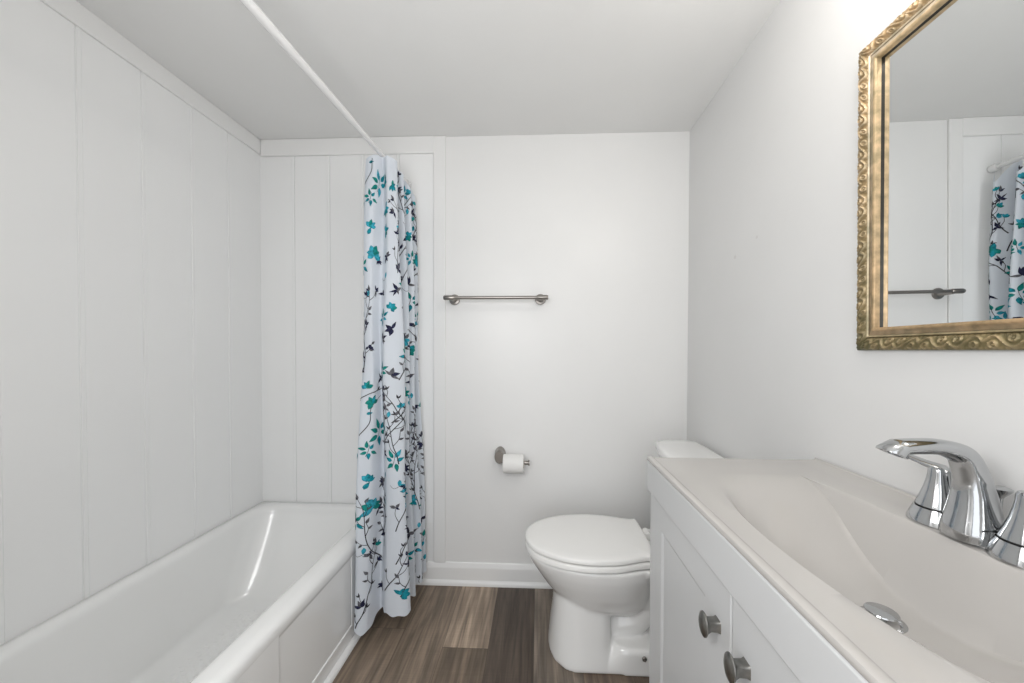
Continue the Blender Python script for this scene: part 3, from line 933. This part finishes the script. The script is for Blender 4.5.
def make_sink_top():
    t = thing('sink_top', 'cream moulded sink top with long curved basin on the vanity cabinet', 'sink', (0.5, 0.56, 0.797))
    ZT = 0.8815
    cy, hl, dep = 0.548, 0.310, 0.108
    NY = 220
    ys = [VY0 + (VY1 - VY0) * i / NY for i in range(NY + 1)]

    def depth(y):
        s = abs(y - cy) / hl
        if s >= 1: return 0.0
        d = dep * (0.5 + 0.5 * math.cos(math.pi * s ** 1.12))
        return d

    def row(y):
        d = depth(y); k = d / dep
        soft = 0.0025
        q2 = min(abs(y - cy), hl) ** 2
        xbk = 0.617 - 0.26 * q2
        xfr = 0.350 + 0.60 * q2
        bx = xbk - 0.052 * k                     # foot of the back wall
        fxx = xfr + 0.022 + 0.09 * (1 - k) ** 1.2
        pts = [(VX0, ZT + 0.0005), (VX0 + 0.001, ZT + 0.0025), (VX0 + 0.004, ZT + 0.0036), (VX0 + 0.010, ZT + 0.0036), (VX0 + 0.0145, ZT + 0.0026), (VX0 + 0.017, ZT + 0.0004), (VX0 + 0.0185, ZT), (0.335, ZT)]
        pts += [(xfr - 0.006, ZT), (xfr - 0.002, ZT - 0.03 * d), (xfr + 0.08 * (fxx - xfr), ZT - 0.10 * d), (xfr + 0.25 * (fxx - xfr), ZT - 0.32 * d), (xfr + 0.55 * (fxx - xfr), ZT - 0.63 * d),
                (fxx, ZT - 0.86 * d), (fxx + 0.010, ZT - 0.955 * d), (fxx + 0.022, ZT - 0.985 * d)]
        m = 12
        a, b = fxx + 0.022, bx - 0.012
        for i in range(1, m + 1):
            s = i / m; pts.append((a + (b - a) * s, ZT - d * (0.985 + 0.012 * math.sin(math.pi * s))))
        pts += [(bx - 0.005, ZT - 0.975 * d), (bx, ZT - 0.945 * d)]
        for s in (0.25, 0.5, 0.75): pts.append((bx + (xbk - bx) * s, ZT - d * (0.945 - 0.90 * s)))
        pts += [(xbk - 0.003 * k - 0.0005, ZT - 0.10 * d), (xbk, ZT - 0.045 * d), (xbk + 0.003, ZT - 0.008 * d), (xbk + 0.007, ZT), (0.66, ZT), (R - 0.012, ZT), (R - 0.006, ZT + 0.0015), (R - 0.003, ZT + 0.006)]
        return [(x, y, z) for x, z in pts]
    bm = bmesh.new()
    rows = [[bm.verts.new(p) for p in row(y)] for y in ys]
    n = len(rows[0])
    for a, b in zip(rows, rows[1:]):
        for i in range(n - 1): bm.faces.new((a[i], a[i + 1], b[i + 1], b[i]))
    # drop front and sides
    low = []
    for r, y in ((rows[0], ys[0]), (rows[-1], ys[-1])):
        low.append([bm.verts.new((v.co.x, y, 0.8742)) for v in r])
    for r, q in ((rows[0], low[0]), (rows[-1], low[1])):
        for i in range(n - 1): bm.faces.new((r[i], q[i], q[i + 1], r[i + 1]))
    fl = [[bm.verts.new((VX0 + dx, y, z)) for y in ys] for dx, z in ((0.0, 0.8765), (0.001, 0.8748), (0.003, 0.8742))]
    top = [r[0] for r in rows]
    chain = [top] + fl
    for a, b in zip(chain, chain[1:]):
        for i in range(NY): bm.faces.new((a[i], a[i + 1], b[i + 1], b[i]))
    bmesh.ops.remove_doubles(bm, verts=bm.verts[:], dist=1e-6)
    link('moulded_top', bm, M['marble'], t, smooth=32)
    # drain flange with its raised stopper
    zb = ZT - dep * 0.996
    dx, dy = 0.497, 0.545
    bm = bmesh.new(); lathe(bm, [(0.027, 0.0), (0.027, 0.002), (0.022, 0.003), (0.019, 0.0005), (0.018, -0.004)], (dx, dy, zb), 'Z', 36, True, True)
    d = link('drain', bm, M['chrome'], t, smooth=40); d['label'] = 'chrome pop-up drain'
    bm = bmesh.new(); lathe(bm, [(0.006, -0.003), (0.006, 0.010), (0.0185, 0.0112), (0.0195, 0.0125), (0.0185, 0.0140), (0.008, 0.0150)], (dx, dy, zb), 'Z', 36)
    link('stopper', bm, M['chrome'], d, smooth=40)


def make_faucet():
    ZD = 0.8822; fx, fy = 0.660, 0.570
    t = thing('faucet', 'chrome arched bathroom faucet with two lever handles on the sink top', 'faucet', (fx, fy, ZD))
    bm = bmesh.new()
    pts = rrect(fx - 0.027, fx + 0.027, fy - 0.085, fy + 0.085, 0.0265, 12)
    loft(bm, [[(fx + (x - fx) * s, fy + (y - fy) * q, z) for x, y in pts] for s, q, z in ((1, 1, ZD), (1, 1, ZD + 0.004), (0.93, 0.98, ZD + 0.008), (0.7, 0.9, ZD + 0.009))])
    link('base_plate', bm, M['chrome'], t, smooth=40)
    bm = bmesh.new()
    P = smooth_poly([(fx - 0.011, fy, ZD + 0.004), (fx - 0.011, fy, ZD + 0.018), (fx - 0.011, fy, ZD + 0.045), (fx - 0.012, fy, ZD + 0.075), (fx - 0.018, fy, ZD + 0.103),
                     (fx - 0.031, fy, ZD + 0.127), (fx - 0.062, fy, ZD + 0.138), (fx - 0.094, fy, ZD + 0.1390), (fx - 0.120, fy, ZD + 0.1375)], 6)
    rr = smooth_poly([(0.034, 0.031, 0), (0.033, 0.030, 0), (0.0265, 0.025, 0), (0.0215, 0.0205, 0), (0.0180, 0.0175, 0), (0.0150, 0.0165, 0), (0.0118, 0.0165, 0), (0.0108, 0.0175, 0), (0.0105, 0.018, 0)], 6)
    loops = []
    n = 32
    for i, p in enumerate(P):
        a, b = P[max(i - 1, 0)], P[min(i + 1, len(P) - 1)]
        td = (b - a).normalized(); nn = Vector((td.z, 0, -td.x)); ra, rb = rr[i].x, rr[i].y
        lp = []
        for k in range(n):
            al = 2 * math.pi * k / n; c, s = math.cos(al), math.sin(al)
            e = 0.8
            lp.append(p + nn * (ra * math.copysign(abs(c) ** e, c)) + Vector((0, rb * math.copysign(abs(s) ** e, s), 0)))
        loops.append(lp)
    # slanted outlet facing down over the basin
    for cxo, czo, ra, rb in ((-0.1285, 0.1305, 0.0165, 0.0178), (-0.1300, 0.1275, 0.0168, 0.0172), (-0.1300, 0.1275, 0.0125, 0.0125), (-0.1280, 0.1295, 0.0120, 0.0120)):
        td = Vector((-0.42, 0, -0.91)).normalized(); nn = Vector((td.z, 0, -td.x))
        lp = []
        for k in range(n):
            al = 2 * math.pi * k / n; c, q = math.cos(al), math.sin(al)
            lp.append(Vector((fx + cxo, fy, ZD + czo)) + nn * (ra * math.copysign(abs(c) ** 0.8, c)) + Vector((0, rb * math.copysign(abs(q) ** 0.8, q), 0)))
        loops.append(lp)
    loft(bm, loops)
    o = link('spout', bm, M['chrome'], t, smooth=50)
    for s in (1, -1):
        hy = fy + s * 0.056
        bm2 = bmesh.new()
        lathe(bm2, [(0.0375, 0.0), (0.0370, 0.004), (0.0335, 0.014), (0.0290, 0.0245), (0.0260, 0.0250), (0.0260, 0.0275)], (fx - 0.002, hy, ZD), 'Z', 40)
        base = link('handle', bm2, M['chrome'], t, smooth=35)
        bm2 = bmesh.new(); lathe(bm2, [(0.0275, 0.0), (0.0275, 0.0016)], (fx - 0.002, hy, ZD + 0.0255), 'Z', 40)
        g = link('gasket', bm2, M['black'], base); g['label'] = 'black ring'
        bm2 = bmesh.new()
        lathe(bm2, [(0.0275, 0.0272), (0.0272, 0.029), (0.0225, 0.042), (0.0180, 0.056), (0.0148, 0.070), (0.0132, 0.080), (0.0128, 0.088), (0.0110, 0.0915)], (fx - 0.002, hy, ZD), 'Z', 40)
        link('handle_body', bm2, M['chrome'], base, smooth=35)
        bm2 = bmesh.new()
        z0 = ZD + 0.088
        tube(bm2, [(fx - 0.002 + dx, hy + s * dy, z0 + dz) for dx, dy, dz in ((0.004, -0.013, -0.002), (0.002, 0.0, 0.001), (-0.002, 0.020, 0.004), (-0.006, 0.045, 0.009), (-0.010, 0.066, 0.013))],
             [(0.007, 0.004), (0.0135, 0.0062), (0.0115, 0.0046), (0.0085, 0.0034), (0.006, 0.0024)], 20)
        link('lever', bm2, M['chrome'], base, smooth=45)
    bm = bmesh.new(); tube(bm, [(fx + 0.022, fy, ZD + 0.003), (fx + 0.027, fy, ZD + 0.068)], 0.003, 12)
    lathe(bm, [(0.003, 0.063), (0.0045, 0.066), (0.0115, 0.0745), (0.0125, 0.0775), (0.0065, 0.0800)], (fx + 0.027, fy, ZD), 'Z', 20)
    link('lift_rod', bm, M['chrome'], t, smooth=40)


make_cabinet(); make_sink_top(); make_faucet()

# ================================================================ MIRROR


MIR_TILT, MIR_YAW = -0.009, -0.004


def make_mirror():
    y1, y0, z0, z1 = 0.847, 0.300, 1.1650, 1.8200     # outer edges (far, near, bottom, top)
    t = thing('mirror', 'rectangular wall mirror in a carved antique gold frame over the sink', 'mirror', (R, (y0 + y1) / 2, (z0 + z1) / 2))
    # profile: (inset from the outer edge, height off the wall, zone)
    prof = [(0.0, 0.0, 0), (0.0, 0.012, 0)]
    nb = 16
    for i in range(nb + 1):
        s = i / nb; prof.append((0.0008 + 0.0262 * s, 0.013 + 0.006 * math.sin(math.pi * min(1, s * 0.9 + 0.05)), 1))
    prof += [(0.0272, 0.0150, 2), (0.0280, 0.0172, 3), (0.0295, 0.0180, 3), (0.0308, 0.0165, 3), (0.0316, 0.0148, 2)]
    prof += [(0.0328, 0.0148, 4), (0.0400, 0.0172, 4), (0.0410, 0.0186, 5), (0.0425, 0.0192, 5), (0.0445, 0.0188, 5), (0.0468, 0.0176, 5), (0.0474, 0.0160, 5), (0.0476, 0.0078, 5), (0.0476, 0.0075, 6), (0.0476, 0.0040, 6)]
    rnd = random.Random(5)

    def relief(a, s):
        """carved scroll band: a along the rail (m), s across 0..1"""
        p = 0.052; x = (a / p) % 1.0; c = int(a / p) % 2
        h = 0.0
        # S-scroll ridge
        v = 0.5 + 0.34 * math.sin(2 * math.pi * x + (math.pi if c else 0))
        h = max(h, 1 - abs(s - v) / 0.13)
        # curled leaf eyes
        for ex, ey, er in ((0.25, 0.30 if not c else 0.70, 0.20), (0.75, 0.70 if not c else 0.30, 0.20)):
            r = math.hypot((x - ex) * 2.0, s - ey)
            h = max(h, 1 - abs(r - er) / 0.09) if r < 0.34 else h
            h = max(h, 0.9 - r / 0.1)
        # small leaf lobes along both edges
        h = max(h, 0.75 * abs(math.sin(2 * math.pi * x * 3)) * max(0, 1 - min(s, 1 - s) / 0.22))
        env = min(1, s / 0.06, (1 - s) / 0.05)
        h = max(0.0, min(1.0, h))
        h *= 0.80 + 0.20 * math.sin(a * 2100 + s * 9 + 2.0 * math.sin(a * 170)) * (1 - 0.3 * s) + 0.10 * math.sin(a * 63.0 + 1.7)
        return max(0.0, min(1.0, h)) * env
    bm = bmesh.new(); cl = bm.loops.layers.float_color.new('gilding')
    colr = {}
    def put(side, a, frac_len, ins, h, zone, s):
        # position on rail `side`, at parameter a in [0,1] between the mitred corners
        if side == 0: y, z = y1 - ins, (z0 + ins) + a * ((z1 - ins) - (z0 + ins))       # far upright
        elif side == 1: y, z = (y1 - ins) + a * ((y0 + ins) - (y1 - ins)), z1 - ins     # top
        elif side == 2: y, z = y0 + ins, (z1 - ins) + a * ((z0 + ins) - (z1 - ins))     # near upright
        else: y, z = (y0 + ins) + a * ((y1 - ins) - (y0 + ins)), z0 + ins               # bottom
        rl = 0.0
        if zone == 1:
            ln = (z1 - z0) if side in (0, 2) else (y1 - y0)
            rl = relief(a * ln, s); h = h - 0.0005 + 0.0045 * rl
        v = bm.verts.new((R - 0.0005 - h, y, z))
        low = max(0.0, min(1.0, 1 - (z - z0) / (z1 - z0)))                # the gilding is worn to green-brown low down on this old frame
        wob = 0.5 + 0.5 * math.sin(z * 61 + y * 47) * math.sin(z * 23 - y * 31)
        wear = min(1, max(0, low * 1.15 - 0.15 + 0.18 * (wob - 0.5)))
        corner = max(0, 1 - math.hypot(y - y1, z - z0) / 0.055)
        mixc = lambda p, q, f: tuple(p[i] + (q[i] - p[i]) * f for i in range(3))
        if zone == 1:
            hi = mixc((0.84, 0.70, 0.52), (0.50, 0.40, 0.25), wear); lo = mixc((0.40, 0.28, 0.15), (0.20, 0.17, 0.085), wear)
            c = mixc(lo, hi, rl); c = mixc(c, (0.085, 0.10, 0.045), corner * 0.85)
        elif zone == 0: c = mixc((0.35, 0.27, 0.16), (0.12, 0.11, 0.06), wear)
        elif zone == 2: c = (0.14, 0.11, 0.07)
        elif zone == 3: c = mixc((0.82, 0.74, 0.62), (0.52, 0.45, 0.30), wear)
        elif zone == 4: c = mixc((0.62, 0.55, 0.45), (0.36, 0.27, 0.17), wear)
        elif zone == 5: c = mixc((0.66, 0.52, 0.34), (0.45, 0.32, 0.19), wear)
        else: c = (0.03, 0.026, 0.02)
        colr[v] = c
        return v
    for side in range(4):
        ln = (z1 - z0) if side in (0, 2) else (y1 - y0)
        m = int(ln / 0.0016)
        grid = []
        for j in range(m + 1):
            row = []; bi = 0
            for ins, h, zone in prof:
                s = (ins - 0.0008) / 0.0262 if zone == 1 else 0
                row.append(put(side, j / m, ln, ins, h, zone, s))
            grid.append(row)
        for a, b in zip(grid, grid[1:]):
            for i in range(len(prof) - 1):
                f = bm.faces.new((a[i], a[i + 1], b[i + 1], b[i])); f.smooth = True
                for lp in f.loops: lp[cl] = (*colr[lp.vert], 1)
    o = link('frame', bm, frame_material(), t, smooth=55); o['label'] = 'carved gilded wood frame with worn patina'
    bm = bmesh.new(); box(bm, R - 0.0045, R - 0.0015, y0 + 0.044, y1 - 0.044, z0 + 0.044, z1 - 0.044)
    o = link('glass', bm, M['glass'], t); o['label'] = 'silvered mirror pane'
    t.rotation_euler = (0, MIR_TILT, MIR_YAW)                         # hangs a hair out of true


make_mirror()
